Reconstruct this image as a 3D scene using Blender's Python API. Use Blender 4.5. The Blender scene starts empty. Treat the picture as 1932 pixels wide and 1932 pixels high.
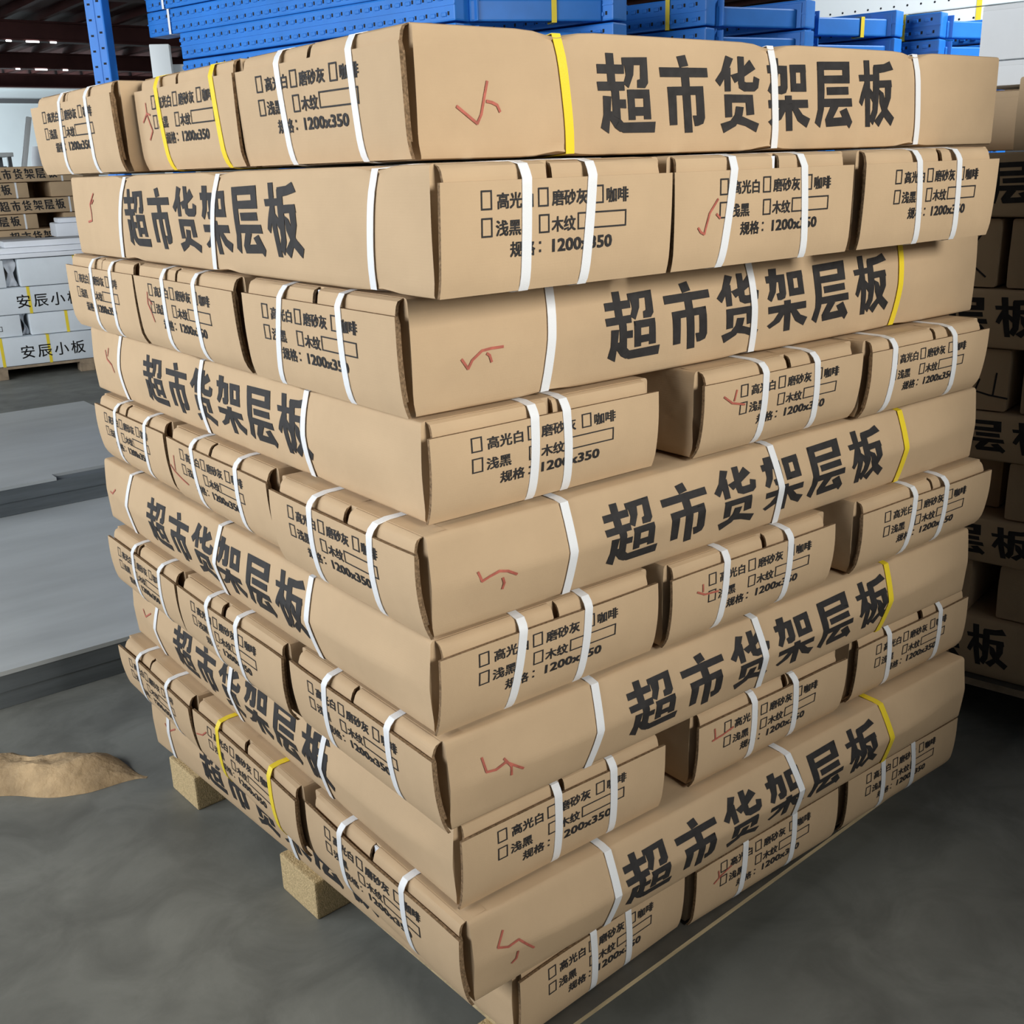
import bpy, bmesh, math, random
from mathutils import Vector, Matrix, noise
R = math.radians
scene = bpy.context.scene
COL = scene.collection

# ------------------------------------------------------------------ camera
cam_d = bpy.data.cameras.new('camera')
cam_d.sensor_width = 36.0
cam_d.lens = 36.0 * 2031.3 / 1932.0
cam_d.clip_start, cam_d.clip_end = 0.05, 300
cam = bpy.data.objects.new('camera', cam_d)
COL.objects.link(cam)
def cam_pose(pos, pitch, roll, yaw):
    fw = Vector((math.cos(yaw) * math.cos(pitch), math.sin(yaw) * math.cos(pitch), -math.sin(pitch)))
    rt = Vector((math.sin(yaw), -math.cos(yaw), 0))
    up = rt.cross(fw)
    c, s = math.cos(roll), math.sin(roll)
    r2, u2 = c * rt + s * up, -s * rt + c * up
    m = Matrix((r2, u2, -fw)).transposed().to_4x4()
    m.translation = pos
    cam.matrix_world = m
cam_pose((-0.6505, -1.0068, 1.3386), R(17.878), R(-1.899), R(52.5135))
scene.camera = cam

# ------------------------------------------------------------------ world, daylight and fill lamps
world = bpy.data.worlds.new('world')
scene.world = world
world.use_nodes = True
bg = world.node_tree.nodes['Background']
bg.inputs[0].default_value = (0.80, 0.90, 1.0, 1)
bg.inputs[1].default_value = 0.075
def area(name, loc, target, sx, sy, power, color):
    l = bpy.data.lights.new(name, 'AREA')
    l.shape = 'RECTANGLE'; l.size = sx; l.size_y = sy; l.energy = power; l.color = color
    o = bpy.data.objects.new(name, l); COL.objects.link(o)
    o.location = loc
    o.rotation_euler = (Vector(target) - Vector(loc)).to_track_quat('-Z', 'Y').to_euler()
    return o
area('front_door_daylight', (0.7, -5.4, 2.75), (0.8, 0.3, 0.9), 2.0, 2.0, 450, (1.0, 0.97, 0.91))
area('left_door_daylight', (-4.4, 0.7, 2.5), (0.2, 0.7, 0.9), 3.4, 2.0, 250, (0.955, 0.975, 1.0))
area('loading_door_daylight', (-5.0, 5.0, 2.2), (0.9, 6.6, 0.4), 4.0, 2.6, 255, (0.90, 0.96, 1.0))
area('far_wall_fill', (0.3, 16.2, 1.5), (5.0, 18.7, 1.7), 2.2, 1.5, 330, (0.88, 0.96, 1.0))  # added lamp close to the back wall, brightens it
area('white_panel_fill', (4.45, 0.5, 3.1), (5.35, 2.0, 2.05), 1.4, 0.8, 125, (0.94, 0.98, 1.0))  # added lamp aimed at the white perforated panels to brighten them

vs = scene.view_settings
vs.view_transform = 'Standard'; vs.look = 'None'; vs.gamma = 1; vs.use_curve_mapping = False
vs.exposure = 0.0

# ------------------------------------------------------------------ helpers
def tag(o, label=None, cat=None, group=None, kind=None):
    if label: o['label'] = label
    if cat: o['category'] = cat
    if group: o['group'] = group
    if kind: o['kind'] = kind
    return o
def empty(name, loc, rz, label, cat, group=None):
    o = bpy.data.objects.new(name, None); COL.objects.link(o)
    o.empty_display_size = 0.1
    o.location = loc; o.rotation_euler = (0, 0, rz)
    return tag(o, label, cat, group)
class MB:
    def __init__(s): s.v, s.f, s.m = [], [], []
    def add(s, vs, fs, mat=0):
        b = len(s.v); s.v += [tuple(p) for p in vs]
        for f in fs: s.f.append([b + i for i in f]); s.m.append(mat)
    def box(s, lo, hi, mat=0, M=None, bev=0.0):
        x0, y0, z0 = lo; x1, y1, z1 = hi
        if bev:
            bm = bmesh.new(); bmesh.ops.create_cube(bm, size=1)
            for v in bm.verts:
                v.co = Vector((x0 + (v.co.x + .5) * (x1 - x0), y0 + (v.co.y + .5) * (y1 - y0), z0 + (v.co.z + .5) * (z1 - z0)))
            bmesh.ops.bevel(bm, geom=bm.edges[:], offset=bev, segments=2, affect='EDGES', profile=0.6)
            bm.verts.index_update()
            vs_ = [v.co.copy() for v in bm.verts]; fs = [[v.index for v in f.verts] for f in bm.faces]; bm.free()
        else:
            vs_ = [Vector(p) for p in ((x0, y0, z0), (x1, y0, z0), (x1, y1, z0), (x0, y1, z0), (x0, y0, z1), (x1, y0, z1), (x1, y1, z1), (x0, y1, z1))]
            fs = [(0, 3, 2, 1), (4, 5, 6, 7), (0, 1, 5, 4), (1, 2, 6, 5), (2, 3, 7, 6), (3, 0, 4, 7)]
        if M: vs_ = [M @ v for v in vs_]
        s.add(vs_, fs, mat)
    def bar(s, a, b, w, h, mat=0, up=(0, 0, 1), bev=0.0):
        a, b = Vector(a), Vector(b); d = b - a; L = d.length; x = d / L
        y = Vector(up).cross(x); y.normalize(); z = x.cross(y)
        M = Matrix((x, y, z)).transposed().to_4x4(); M.translation = a
        s.box((0, -w / 2, -h / 2), (L, w / 2, h / 2), mat, M, bev)
    def grid(s, rows, mat=0, closed=False):
        n = len(rows[0]); vs_ = [p for r in rows for p in r]; fs = []
        for i in range(len(rows) - 1):
            for j in range(n if closed else n - 1):
                k = (j + 1) % n
                fs.append((i * n + j, i * n + k, (i + 1) * n + k, (i + 1) * n + j))
        s.add(vs_, fs, mat)
    def build(s, name, mats, parent=None, smooth=None):
        me = bpy.data.meshes.new(name)
        me.from_pydata(s.v, [], s.f)
        for m in (mats if isinstance(mats, (list, tuple)) else [mats]): me.materials.append(m)
        me.polygons.foreach_set('material_index', s.m)
        if smooth:
            me.polygons.foreach_set('use_smooth', [True] * len(s.f))
            me.set_sharp_from_angle(angle=R(smooth))
        me.update()
        o = bpy.data.objects.new(name, me); COL.objects.link(o)
        if parent: o.parent = parent
        return o

# ------------------------------------------------------------------ materials
def mat(name, base, rough=0.6, metal=0.0, spec=0.5, vary=0.0, scale=8.0, bump=0.0, bscale=60.0, vary2=None, stretch=None):
    m = bpy.data.materials.new(name); m.use_nodes = True
    nt = m.node_tree; b = nt.nodes['Principled BSDF']
    b.inputs['Base Color'].default_value = (*base, 1)
    b.inputs['Roughness'].default_value = rough
    b.inputs['Metallic'].default_value = metal
    b.inputs['Specular IOR Level'].default_value = spec
    tc = nt.nodes.new('ShaderNodeTexCoord')
    src = tc.outputs['Object']
    if stretch:
        mp = nt.nodes.new('ShaderNodeMapping'); mp.inputs['Scale'].default_value = stretch
        nt.links.new(src, mp.inputs[0]); src = mp.outputs[0]
    if vary:
        n = nt.nodes.new('ShaderNodeTexNoise'); n.inputs['Scale'].default_value = scale
        n.inputs['Detail'].default_value = 6; n.inputs['Roughness'].default_value = 0.6
        nt.links.new(src, n.inputs['Vector'])
        r = nt.nodes.new('ShaderNodeValToRGB')
        lo = [c * (1 - vary) for c in base] if vary2 is None else vary2
        hi = [min(1, c * (1 + vary)) for c in base]
        r.color_ramp.elements[0].position = 0.3; r.color_ramp.elements[0].color = (*lo, 1)
        r.color_ramp.elements[1].position = 0.7; r.color_ramp.elements[1].color = (*hi, 1)
        nt.links.new(n.outputs['Fac'], r.inputs[0]); nt.links.new(r.outputs[0], b.inputs['Base Color'])
    if bump:
        n2 = nt.nodes.new('ShaderNodeTexNoise'); n2.inputs['Scale'].default_value = bscale; n2.inputs['Detail'].default_value = 4
        nt.links.new(src, n2.inputs['Vector'])
        bp = nt.nodes.new('ShaderNodeBump'); bp.inputs['Strength'].default_value = bump; bp.inputs['Distance'].default_value = 0.01
        nt.links.new(n2.outputs['Fac'], bp.inputs['Height']); nt.links.new(bp.outputs[0], b.inputs['Normal'])
    return m
def cardboard(name, base, flute=True):
    m = mat(name, base, 0.82, spec=0.25, vary=0.07, scale=5.0)
    nt = m.node_tree; b = nt.nodes['Principled BSDF']
    tc = nt.nodes.new('ShaderNodeTexCoord')
    n = nt.nodes.new('ShaderNodeTexNoise'); n.inputs['Scale'].default_value = 420; n.inputs['Detail'].default_value = 3
    nt.links.new(tc.outputs['Object'], n.inputs['Vector'])
    w = nt.nodes.new('ShaderNodeTexWave'); w.wave_type = 'BANDS'; w.bands_direction = 'Z'
    w.inputs['Scale'].default_value = 95; w.inputs['Distortion'].default_value = 1.2; w.inputs['Detail Scale'].default_value = 0.4
    nt.links.new(tc.outputs['Object'], w.inputs['Vector'])
    n3 = nt.nodes.new('ShaderNodeTexNoise'); n3.inputs['Scale'].default_value = 14; n3.inputs['Detail'].default_value = 3
    nt.links.new(tc.outputs['Object'], n3.inputs['Vector'])
    a = nt.nodes.new('ShaderNodeMath'); a.operation = 'MULTIPLY_ADD'; a.inputs[1].default_value = 0.012
    nt.links.new(w.outputs['Fac'], a.inputs[0]); nt.links.new(n3.outputs['Fac'], a.inputs[2])
    a2 = nt.nodes.new('ShaderNodeMath'); a2.operation = 'MULTIPLY_ADD'; a2.inputs[1].default_value = 0.05
    nt.links.new(n.outputs['Fac'], a2.inputs[0]); nt.links.new(a.outputs[0], a2.inputs[2])
    bp = nt.nodes.new('ShaderNodeBump'); bp.inputs['Strength'].default_value = 0.35; bp.inputs['Distance'].default_value = 0.006
    nt.links.new(a2.outputs[0], bp.inputs['Height']); nt.links.new(bp.outputs[0], b.inputs['Normal'])
    return m
KRAFT = (0.510, 0.368, 0.226)
M_card = cardboard('kraft_cardboard', KRAFT)
M_edge = mat('cut_corrugated_edge', (0.20, 0.132, 0.075), 0.95, spec=0.1, vary=0.55, scale=260)
M_print = mat('black_ink_print', (0.028, 0.026, 0.026), 0.6, spec=0.3, vary=0.25, scale=60)
M_red = mat('red_marker_ink', (0.40, 0.105, 0.070), 0.7, vary=0.25, scale=90)
M_strapw = mat('white_plastic_strap', (0.80, 0.82, 0.84), 0.32, spec=0.55, bump=0.15, bscale=900)
M_strapy = mat('yellow_plastic_strap', (0.86, 0.66, 0.035), 0.35, spec=0.5, bump=0.15, bscale=900)
M_wood = mat('pale_pallet_wood', (0.46, 0.36, 0.21), 0.8, spec=0.2, vary=0.3, scale=20, bump=0.3, bscale=90, stretch=(0.3, 2, 2))
M_block = mat('chipboard_block', (0.60, 0.455, 0.25), 0.9, spec=0.15, vary=0.22, scale=140, bump=0.5, bscale=300)
M_floor = mat('grey_concrete', (0.215, 0.220, 0.198), 0.50, spec=0.35, vary=0.22, scale=1.6, bump=0.06, bscale=35, stretch=(1, 1.6, 1))
def stain(m, amount=.35):
    nt = m.node_tree; b = nt.nodes['Principled BSDF']; src = b.inputs['Base Color'].links[0].from_socket
    tc = nt.nodes.new('ShaderNodeTexCoord'); n = nt.nodes.new('ShaderNodeTexNoise')
    n.inputs['Scale'].default_value = 5.5; n.inputs['Detail'].default_value = 9; n.inputs['Roughness'].default_value = .62; n.inputs['Distortion'].default_value = .8
    nt.links.new(tc.outputs['Object'], n.inputs['Vector'])
    r = nt.nodes.new('ShaderNodeValToRGB'); r.color_ramp.elements[0].position = .36; r.color_ramp.elements[0].color = (1 - amount,) * 3 + (1,); r.color_ramp.elements[1].position = .6
    nt.links.new(n.outputs['Fac'], r.inputs[0])
    mx = nt.nodes.new('ShaderNodeMix'); mx.data_type = 'RGBA'; mx.blend_type = 'MULTIPLY'; mx.inputs['Factor'].default_value = 1
    nt.links.new(src, mx.inputs['A']); nt.links.new(r.outputs[0], mx.inputs['B']); nt.links.new(mx.outputs['Result'], b.inputs['Base Color'])
stain(M_floor, .28)
M_sheet = mat('grey_galvanised_sheet', (0.52, 0.545, 0.54), 0.40, metal=0.12, spec=0.5, vary=0.14, scale=2.2, bump=0.04, bscale=20, stretch=(0.5, 2.2, 2))
M_sheetside = mat('grey_sheet_edges', (0.16, 0.18, 0.19), 0.5, metal=0.3, vary=0.2, scale=5, stretch=(0.6, 1, 7))
M_blue = mat('blue_powder_coat', (0.020, 0.185, 0.62), 0.45, spec=0.4, vary=0.12, scale=6)
M_hole = mat('dark_slot', (0.012, 0.014, 0.02), 0.9)
M_whitemetal = mat('white_powder_coat', (0.82, 0.87, 0.88), 0.4, spec=0.5)
M_whitebox = mat('white_carton_board', (0.70, 0.75, 0.79), 0.75, spec=0.25, vary=0.05, scale=5)
M_red_oxide = mat('red_oxide_steel', (0.072, 0.027, 0.025), 0.55, spec=0.3, vary=0.25, scale=3)
M_wallp = mat('pale_wall_panel', (0.72, 0.80, 0.83), 0.7, vary=0.05, scale=1.0)
M_steelgrey = mat('dull_grey_steel', (0.18, 0.19, 0.20), 0.5, metal=0.4)
M_whitebox2 = mat('bright_white_carton_board', (0.80, 0.83, 0.85), 0.7, vary=0.04, scale=5)
M_foam = mat('white_foam_panel', (0.80, 0.83, 0.88), 0.6, vary=0.04, scale=6)
M_paper = mat('crumpled_kraft_paper', (0.46, 0.33, 0.19), 0.9, spec=0.15, vary=0.35, scale=9, bump=0.6, bscale=45)
M_decktop = mat('dark_deck_top', (0.075, 0.070, 0.058), 0.85, vary=0.3, scale=9)  # deck top face, darker than its edges
M_shadewood = mat('shaded_pallet_wood', (0.30, 0.225, 0.15), 0.85, vary=0.3, scale=15)  # pallet wood with the shade put into its colour
M_light = bpy.data.materials.new('gap_glow'); M_light.use_nodes = True  # emission in place of daylight leaking through gaps
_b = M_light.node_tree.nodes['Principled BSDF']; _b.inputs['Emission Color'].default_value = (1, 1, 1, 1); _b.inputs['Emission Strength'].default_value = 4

# ------------------------------------------------------------------ lettering (flat outlines that are later wrapped onto a carton's own surface)
def cut(polys, us, vs_):
    bm = bmesh.new()
    for p in polys:
        try: bm.faces.new([bm.verts.new((x, y, 0)) for x, y in p])
        except ValueError: pass
    for u in us: bmesh.ops.bisect_plane(bm, geom=bm.verts[:] + bm.edges[:] + bm.faces[:], plane_co=(u, 0, 0), plane_no=(1, 0, 0), dist=1e-7)
    for v in vs_: bmesh.ops.bisect_plane(bm, geom=bm.verts[:] + bm.edges[:] + bm.faces[:], plane_co=(0, v, 0), plane_no=(0, 1, 0), dist=1e-7)
    bmesh.ops.triangulate(bm, faces=[f for f in bm.faces if len(f.verts) > 4])
    bm.verts.index_update()
    out = ([(v.co.x, v.co.y) for v in bm.verts], [[v.index for v in f.verts] for f in bm.faces])
    bm.free(); return out
_glyph = {}
def glyphs(text):                     # triangles of a line of text, 1 unit = 1 em
    if text not in _glyph:
        cu = bpy.data.curves.new('t', 'FONT'); cu.body = text; cu.resolution_u = 2
        o = bpy.data.objects.new('t', cu); COL.objects.link(o)
        bpy.context.view_layer.update()
        ev = o.evaluated_get(bpy.context.evaluated_depsgraph_get()); me = ev.to_mesh()
        co = [(v.co.x, v.co.y) for v in me.vertices]
        _glyph[text] = [[co[i] for i in p.vertices] for p in me.polygons]
        ev.to_mesh_clear(); bpy.data.objects.remove(o); bpy.data.curves.remove(cu)
    return _glyph[text]
def put(text, x, y, sx, sy, bold=0.0):
    g = glyphs(text); out = []
    xs = [p[0] for t in g for p in t]; ys = [p[1] for t in g for p in t]
    for dx, dy in ([(0, 0)] if not bold else [(-bold, -bold), (bold, -bold), (-bold, bold), (bold, bold)]):
        out += [[(x + (px + dx) * sx, y + (py + dy) * sy) for px, py in t] for t in g]
    return out
def frame(x, y, w, h, t=0.0019):
    r = lambda a, b, c, d: [(a, b), (c, b), (c, d), (a, d)]
    return [r(x, y, x + w, y + t), r(x, y + h - t, x + w, y + h), r(x, y + t, x + t, y + h - t), r(x + w - t, y + t, x + w, y + h - t)]
LONG = [[(int(a) / 1000, int(b) / 1000) for a, b in zip(q[::2], q[1::2])] for q in (s.split(',') for s in (
"283,750,329,752,329,677,284,674;298,843,311,842,315,544,302,543;283,608,329,613,330,538,285,534;307,543,320,544,324,283,311,283;318,465,332,466,333,391,320,394;293,494,307,489,306,352,304,180,290,229,294,338;302,366,312,366,329,269,324,192,314,228,305,297;308,311,327,272,386,279,385,185,329,185,314,228;325,811,369,821,369,756,326,748;357,818,369,821,371,605,366,563,352,564,352,630,357,638;330,749,346,752,345,670,337,560,328,597,332,668;334,548,373,552,374,477,335,474;334,548,346,550,350,294,338,293;362,551,373,552,378,299,365,299;336,401,376,405,377,332,338,327;423,839,439,856,445,763,429,746;391,742,481,751,483,669,393,660;430,746,445,749,457,181,442,179;406,578,474,591,475,516,408,503;406,578,422,580,427,249,413,246;459,586,474,591,480,310,477,258,467,239,461,237,456,332,464,332;518,868,533,842,522,711,508,592,498,646,510,731;515,739,528,763,530,550,518,548;542,866,555,864,558,612,545,618;544,663,561,635,576,637,577,692,589,668,587,585,580,554,558,552,547,581;567,840,580,757,538,625,529,697,545,722;517,522,576,523,578,451,519,448;517,522,532,523,535,318,521,313;560,522,576,523,581,341,565,333;542,416,558,409,556,333,543,234,519,171,512,258,532,287,540,340;551,333,575,287,592,256,587,175,564,233,545,257;605,799,648,799,648,723,607,724;613,869,630,868,630,728,627,620,617,527,608,564,614,649;633,797,648,799,651,592,648,545,639,531,632,536,629,605,636,613;654,811,689,818,691,743,655,739;654,811,667,814,671,559,659,558;677,816,689,818,694,561,682,560;658,636,692,640,694,561,659,558;610,477,698,485,700,406,612,400;646,521,661,522,667,185,653,183;637,411,652,404,640,294,619,239,612,275,626,325;661,412,677,405,688,341,706,301,699,213,678,278;716,851,793,866,794,785,717,772;776,862,793,866,796,655,779,657;727,719,795,733,796,652,728,644;716,851,731,854,736,584,737,391,731,211,718,261,723,390;741,609,793,619,795,541,743,533;736,496,803,505,806,422,737,415;753,424,772,416,761,309,786,317,799,292,800,234,746,219,742,293;776,375,792,409,809,267,803,200,786,293;818,740,856,749,858,683,821,675;829,886,843,889,856,215,844,216;834,676,842,611,831,427,823,468,827,560;848,612,861,546,859,461,849,528;855,845,881,858,896,891,907,804,883,775,857,754;854,828,869,831,873,597,872,360,863,232,852,292,859,394;866,689,903,699,906,626,868,614;887,666,904,668,905,515,895,360,879,214,866,275,883,377,890,514;873,597,884,565,899,395,918,309,911,222,889,326,876,462").split(';'))]
ZC = [0.12, 0.2, 0.3, 0.38, 0.44, 0.5, 0.56, 0.62, 0.7, 0.8]
LONG_CUT = cut(LONG, [0.3 + .05 * i for i in range(14)], ZC)
def end_text():                       # option boxes and size line printed on a carton's end, metres for a 0.37 x 0.14 end
    p = []; cw, ch = 0.0165, 0.0205
    em = 0.0196; eh = 0.0178
    y1, y2, y3 = 0.0930, 0.0645, 0.0410
    b = 0.021
    p += frame(0, y1 - .002, cw, ch); p += put('高光白', .0235, y1, em, eh, b)
    p += frame(.0875, y1 - .002, cw, ch); p += put('磨砂灰', .1095, y1, em, eh, b)
    p += frame(.178, y1 - .002, cw, ch); p += put('咖啡', .1985, y1, em, eh, b)
    p += frame(0, y2 - .002, cw, ch); p += put('浅黑', .0215, y2, em, eh, b)
    p += frame(.0885, y2 - .002, cw, ch); p += put('木纹', .1085, y2, em, eh, b)
    p += frame(.1510, y2 - .001, .083, .019)
    p += put('规格', .043, y3, em, eh, b)
    for dy in (.001, .010): p += [[(.0885, y3 + dy), (.0915, y3 + dy), (.0915, y3 + dy + .003), (.0885, y3 + dy + .003)]]
    p += put('1200x350', .105, y3 + .0005, .0262, .0195, 0.028)
    return [[(x + .055, y) for x, y in q] for q in p]
END_CUT = cut(end_text(), [0.08 + .05 * i for i in range(6)], [.02 + .012 * i for i in range(9)])
def ribbon(pts, w):                   # polyline -> quads in the plane, subdivided
    q = []
    for (a, b) in zip(pts, pts[1:]):
        a, b = Vector(a), Vector(b); d = b - a
        if d.length < 1e-6: continue
        n = max(1, int(d.length / .008)); t = d.normalized(); s_ = Vector((-t.y, t.x)) * w / 2
        for i in range(n):
            p0, p1 = a + d * (i / n) - t * w * .15, a + d * ((i + 1) / n) + t * w * .15
            q.append([tuple(p0 - s_), tuple(p1 - s_), tuple(p1 + s_), tuple(p0 + s_)])
    return q
def sheet(mb, ys, zs, P, thick, m_face=0, m_edge=1):
    """a board: outer face P(y, z, 0), inner face P(y, z, -thick); cut edges get the edge material"""
    n, k = len(ys), len(zs)
    out = [[P(y, z, 0) for z in zs] for y in ys]; inn = [[P(y, z, -thick) for z in zs] for y in ys]
    mb.grid(out, m_face); mb.grid([r[::-1] for r in inn], m_face)
    loop = [(0, j) for j in range(k)] + [(i, k - 1) for i in range(1, n)] + [(n - 1, j) for j in range(k - 2, -1, -1)] + [(i, 0) for i in range(n - 2, 0, -1)]
    mb.grid([[out[i][j], inn[i][j]] for i, j in loop + loop[:1]], m_edge)
def lin(a, b, n): return [a + (b - a) * i / (n - 1) for i in range(n)]
def sm(t): t = max(0.0, min(1.0, t)); return t * t * (3 - 2 * t)
def strap_loop(mb, pts, wdir, w, th, closed):
    rows = []; n = len(pts); w = Vector(wdir) * w / 2
    for i, p in enumerate(pts):
        a = pts[(i - 1) % n] if closed or i else p; b = pts[(i + 1) % n] if closed or i < n - 1 else p
        t = (Vector(b) - Vector(a)).normalized(); nn = t.cross(Vector(wdir)).normalized() * th
        p = Vector(p); rows.append([p - w, p + w, p + w + nn, p - w + nn])
    if closed: rows.append(rows[0])
    mb.grid(rows, 0, closed=True)

# ------------------------------------------------------------------ the setting
def struct(name, mb, m): return tag(mb.build(name, m), kind='structure')
CEIL = 2.85; YW = 18.7
mb = MB(); mb.box((-14, -9, -.1), (15, YW + .3, 0)); struct('floor', mb, M_floor)
mb = MB(); mb.box((-3.5, 3.2, CEIL), (15, YW, CEIL + .15))
x = -3.4
while x < 14.9:                                        # ribs of the steel deck
    mb.box((x, 3.2, CEIL - .07), (x + .05, YW, CEIL)); x += .36
struct('ceiling', mb, M_red_oxide)
mb = MB(); mb.box((-14, YW, 0), (15, YW + .2, 4.2)); struct('wall_back', mb, M_wallp)
mb = MB(); mb.box((1.2, -1.32, 0), (9, -1.2, 3.0)); struct('blocker_right', mb, M_steelgrey)         # unseen tall blocker, added to keep the right stack dark
mb = MB(); mb.box((-2.6, -1.2, 0), (-2.45, 1.7, 1.25)); struct('blocker_left', mb, M_steelgrey)  # unseen low blocker, added to cut the left light near the floor
mb = MB(); mb.box((-1.2, -2.85, 0), (.45, -2.7, 1.40)); mb.box((.45, -2.85, 0), (9, -2.7, 1.82)); struct('blocker_front', mb, M_steelgrey)   # unseen low blocker, added to shade the lower cartons and floor
mb = MB(); mb.box((-14, YW - .05, 2.54), (15, YW, 2.60)); struct('trim_1', mb, M_steelgrey)
mb = MB(); mb.box((-14, YW - .06, 2.76), (15, YW, 2.80)); struct('bright_gap_strip', mb, M_whitemetal)  # white strip painted in for the bright gap above the wall
for i, (y, g) in enumerate(((4.9, 0), (7.75, 0), (10.6, 1), (13.4, 1), (16.2, 0))):
    mb = MB()                                          # I section
    mb.box((-3.5, y - .075, 2.60), (15, y + .075, 2.615)); mb.box((-3.5, y - .006, 2.615), (15, y + .006, CEIL - .085)); mb.box((-3.5, y - .075, CEIL - .085), (15, y + .075, CEIL - .07))
    tag(mb.build('ceiling_beam', M_red_oxide), ('dark red steel ceiling beam, %s counted from the stack' % ('nearest', 'second', 'third', 'fourth', 'farthest')[i]), 'beam', 'dark red beams under the mezzanine')
for y, row in ((10.6, ((2.40, .05), (2.58, .12), (2.80, .06))), (13.4, ((3.2, .05), (3.42, .14), (3.74, .06)))):  # glowing dashes stand in for sky light between deck pieces
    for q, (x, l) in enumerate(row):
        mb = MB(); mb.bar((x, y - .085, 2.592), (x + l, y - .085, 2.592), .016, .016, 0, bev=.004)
        tag(mb.build('gap_glow_dash', M_light), '%s small glowing dash for a daylight gap along the %s dark ceiling beam' % (('left', 'middle', 'right')[q], 'nearer lit' if y < 11 else 'farther lit'), 'light', 'glowing daylight-gap dashes on the ceiling beams')

# ------------------------------------------------------------------ slotted steel members
def upright(mb, a, b, w, h, up=(0, 0, 1), pitch=.05, tabs=True, m_hole=1, round_holes=False):
    """hollow rack upright from a to b; slots punched in the two faces either side of its width axis"""
    a, b = Vector(a), Vector(b); d = b - a; L = d.length; x = d / L
    y = Vector(up).cross(x).normalized(); z = x.cross(y)
    M = Matrix((x, y, z)).transposed().to_4x4(); M.translation = a
    mb.box((0, -w / 2, -h / 2), (L, w / 2, h / 2), 0, M, .006)
    for sx in (-1, 1):
        n = int(L / pitch)
        for i in range(n):
            p = (i + .5) * pitch
            for k, zz in enumerate((-.26, .24)):
                q = p + (.012 if k else 0); yy = sx * w / 2
                if round_holes:
                    pts = [M @ Vector((q + .006 * math.cos(t), yy + sx * .0006, zz * h + .006 * math.sin(t))) for t in [j * math.pi / 4 for j in range(8)]]
                    mb.add(pts, [list(range(8))], m_hole)
                else:
                    mb.box((q, yy - .0004, zz * h - .006), (q + .008, yy + .0006, zz * h + .006), m_hole, M)
                    if tabs: mb.box((q + .013, yy - .001, zz * h - .009), (q + .034, yy + .004, zz * h + .004), 0, M, .002)
        if not round_holes:
            mb.box((0, sx * w / 2 - .002, -.02 * h), (L, sx * w / 2 + .0025, .03 * h), 0, M)

# right-hand blue frames lying in two tiers, on a rack behind the big stack
def dirv(az): return Vector((math.cos(R(az)), math.sin(R(az)), 0))
UP = dirv(103)                                         # the way the uprights lie
FR = [  # near end of left upright, near end of right upright, upright height, length, what it looks like
 ((1.645, 2.16), (2.145, 1.935), .10, 1.52, 'leftmost'), ((2.575, 1.905), (3.02, 1.81), .10, 1.35, 'second from left'),
 ((3.20, 1.955), (3.66, 1.845), .10, 1.35, 'third from left'), ((3.905, 1.79), (4.42, 1.66), .10, 1.35, 'rightmost')]
for i, (pl, pr, h, ln, wh) in enumerate(FR):
    for tier, z0 in ((0, 1.695), (1, 1.797)):
        c = (Vector((*pl, 0)) + Vector((*pr, 0))) / 2
        root = empty('steel_shelving', (c.x, c.y, z0), 0, f'blue slotted steel rack frame, {wh} of the row, {"upper" if tier else "lower"} tier', 'rack frame', 'blue rack frames behind the stack')
        off = Vector((c.x, c.y, z0)); hh = h - (.0 if tier else .004)
        for p in (pl, pr):
            a = Vector((*p, z0 + hh / 2)) - off
            mb = MB(); upright(mb, a, a + UP * ln, .085, hh)
            mb.build('upright', [M_blue, M_hole], root)
        a = Vector((*pl, z0 + .034)) - off; b = Vector((*pr, z0 + .034)) - off
        d = (b - a).normalized(); back = UP * .035
        mb = MB(); mb.bar(a + d * .043 + back, b - d * .043 + back, .045, .068, 0, bev=.006); mb.bar(a + d * .043 + back * 1.9 + Vector((0, 0, .02)), b - d * .043 + back * 1.9 + Vector((0, 0, .02)), .03, .028, 0, bev=.004)
        mb.build('crossbeam', M_blue, root)
        for p, s_ in ((pl, 1), (pr, -1)):              # hooked end plates of the crossbeam
            q = Vector((*p, z0 + .045)) - off + d * s_ * .047
            mb = MB(); mb.bar(q - UP * .004, q + UP * .09, .008, .088, 0, bev=.002); mb.box(tuple(q + UP * .03 - Vector((.004, .006, .03))), tuple(q + UP * .03 + Vector((.004, .006, -.012))), 1)
            mb.build('end_plate', [M_blue, M_hole], root)
        if tier:
            sb = MB(); p = Vector((*(pl if i in (1, 3) else pr), z0 + hh / 2)) - off + UP * .16
            if i in (0, 2): p = (a + b) / 2 + d * .06 + Vector((0, 0, .0)) + UP * .035
            w2, h2 = (.046, hh / 2 + .002) if i in (1, 3) else (.026, .038)
            wd = UP if i in (1, 3) else d; yv = Vector((0, 0, 1)).cross(wd)
            ring = [p + yv * (sy * w2) + Vector((0, 0, sz * h2)) for sy, sz in ((-1, -1), (1, -1), (1, 1), (-1, 1))]
            strap_loop(sb, ring, wd, .018, .0015, True); tag(sb.build('strap', M_strapy, root), 'yellow strap')
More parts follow.
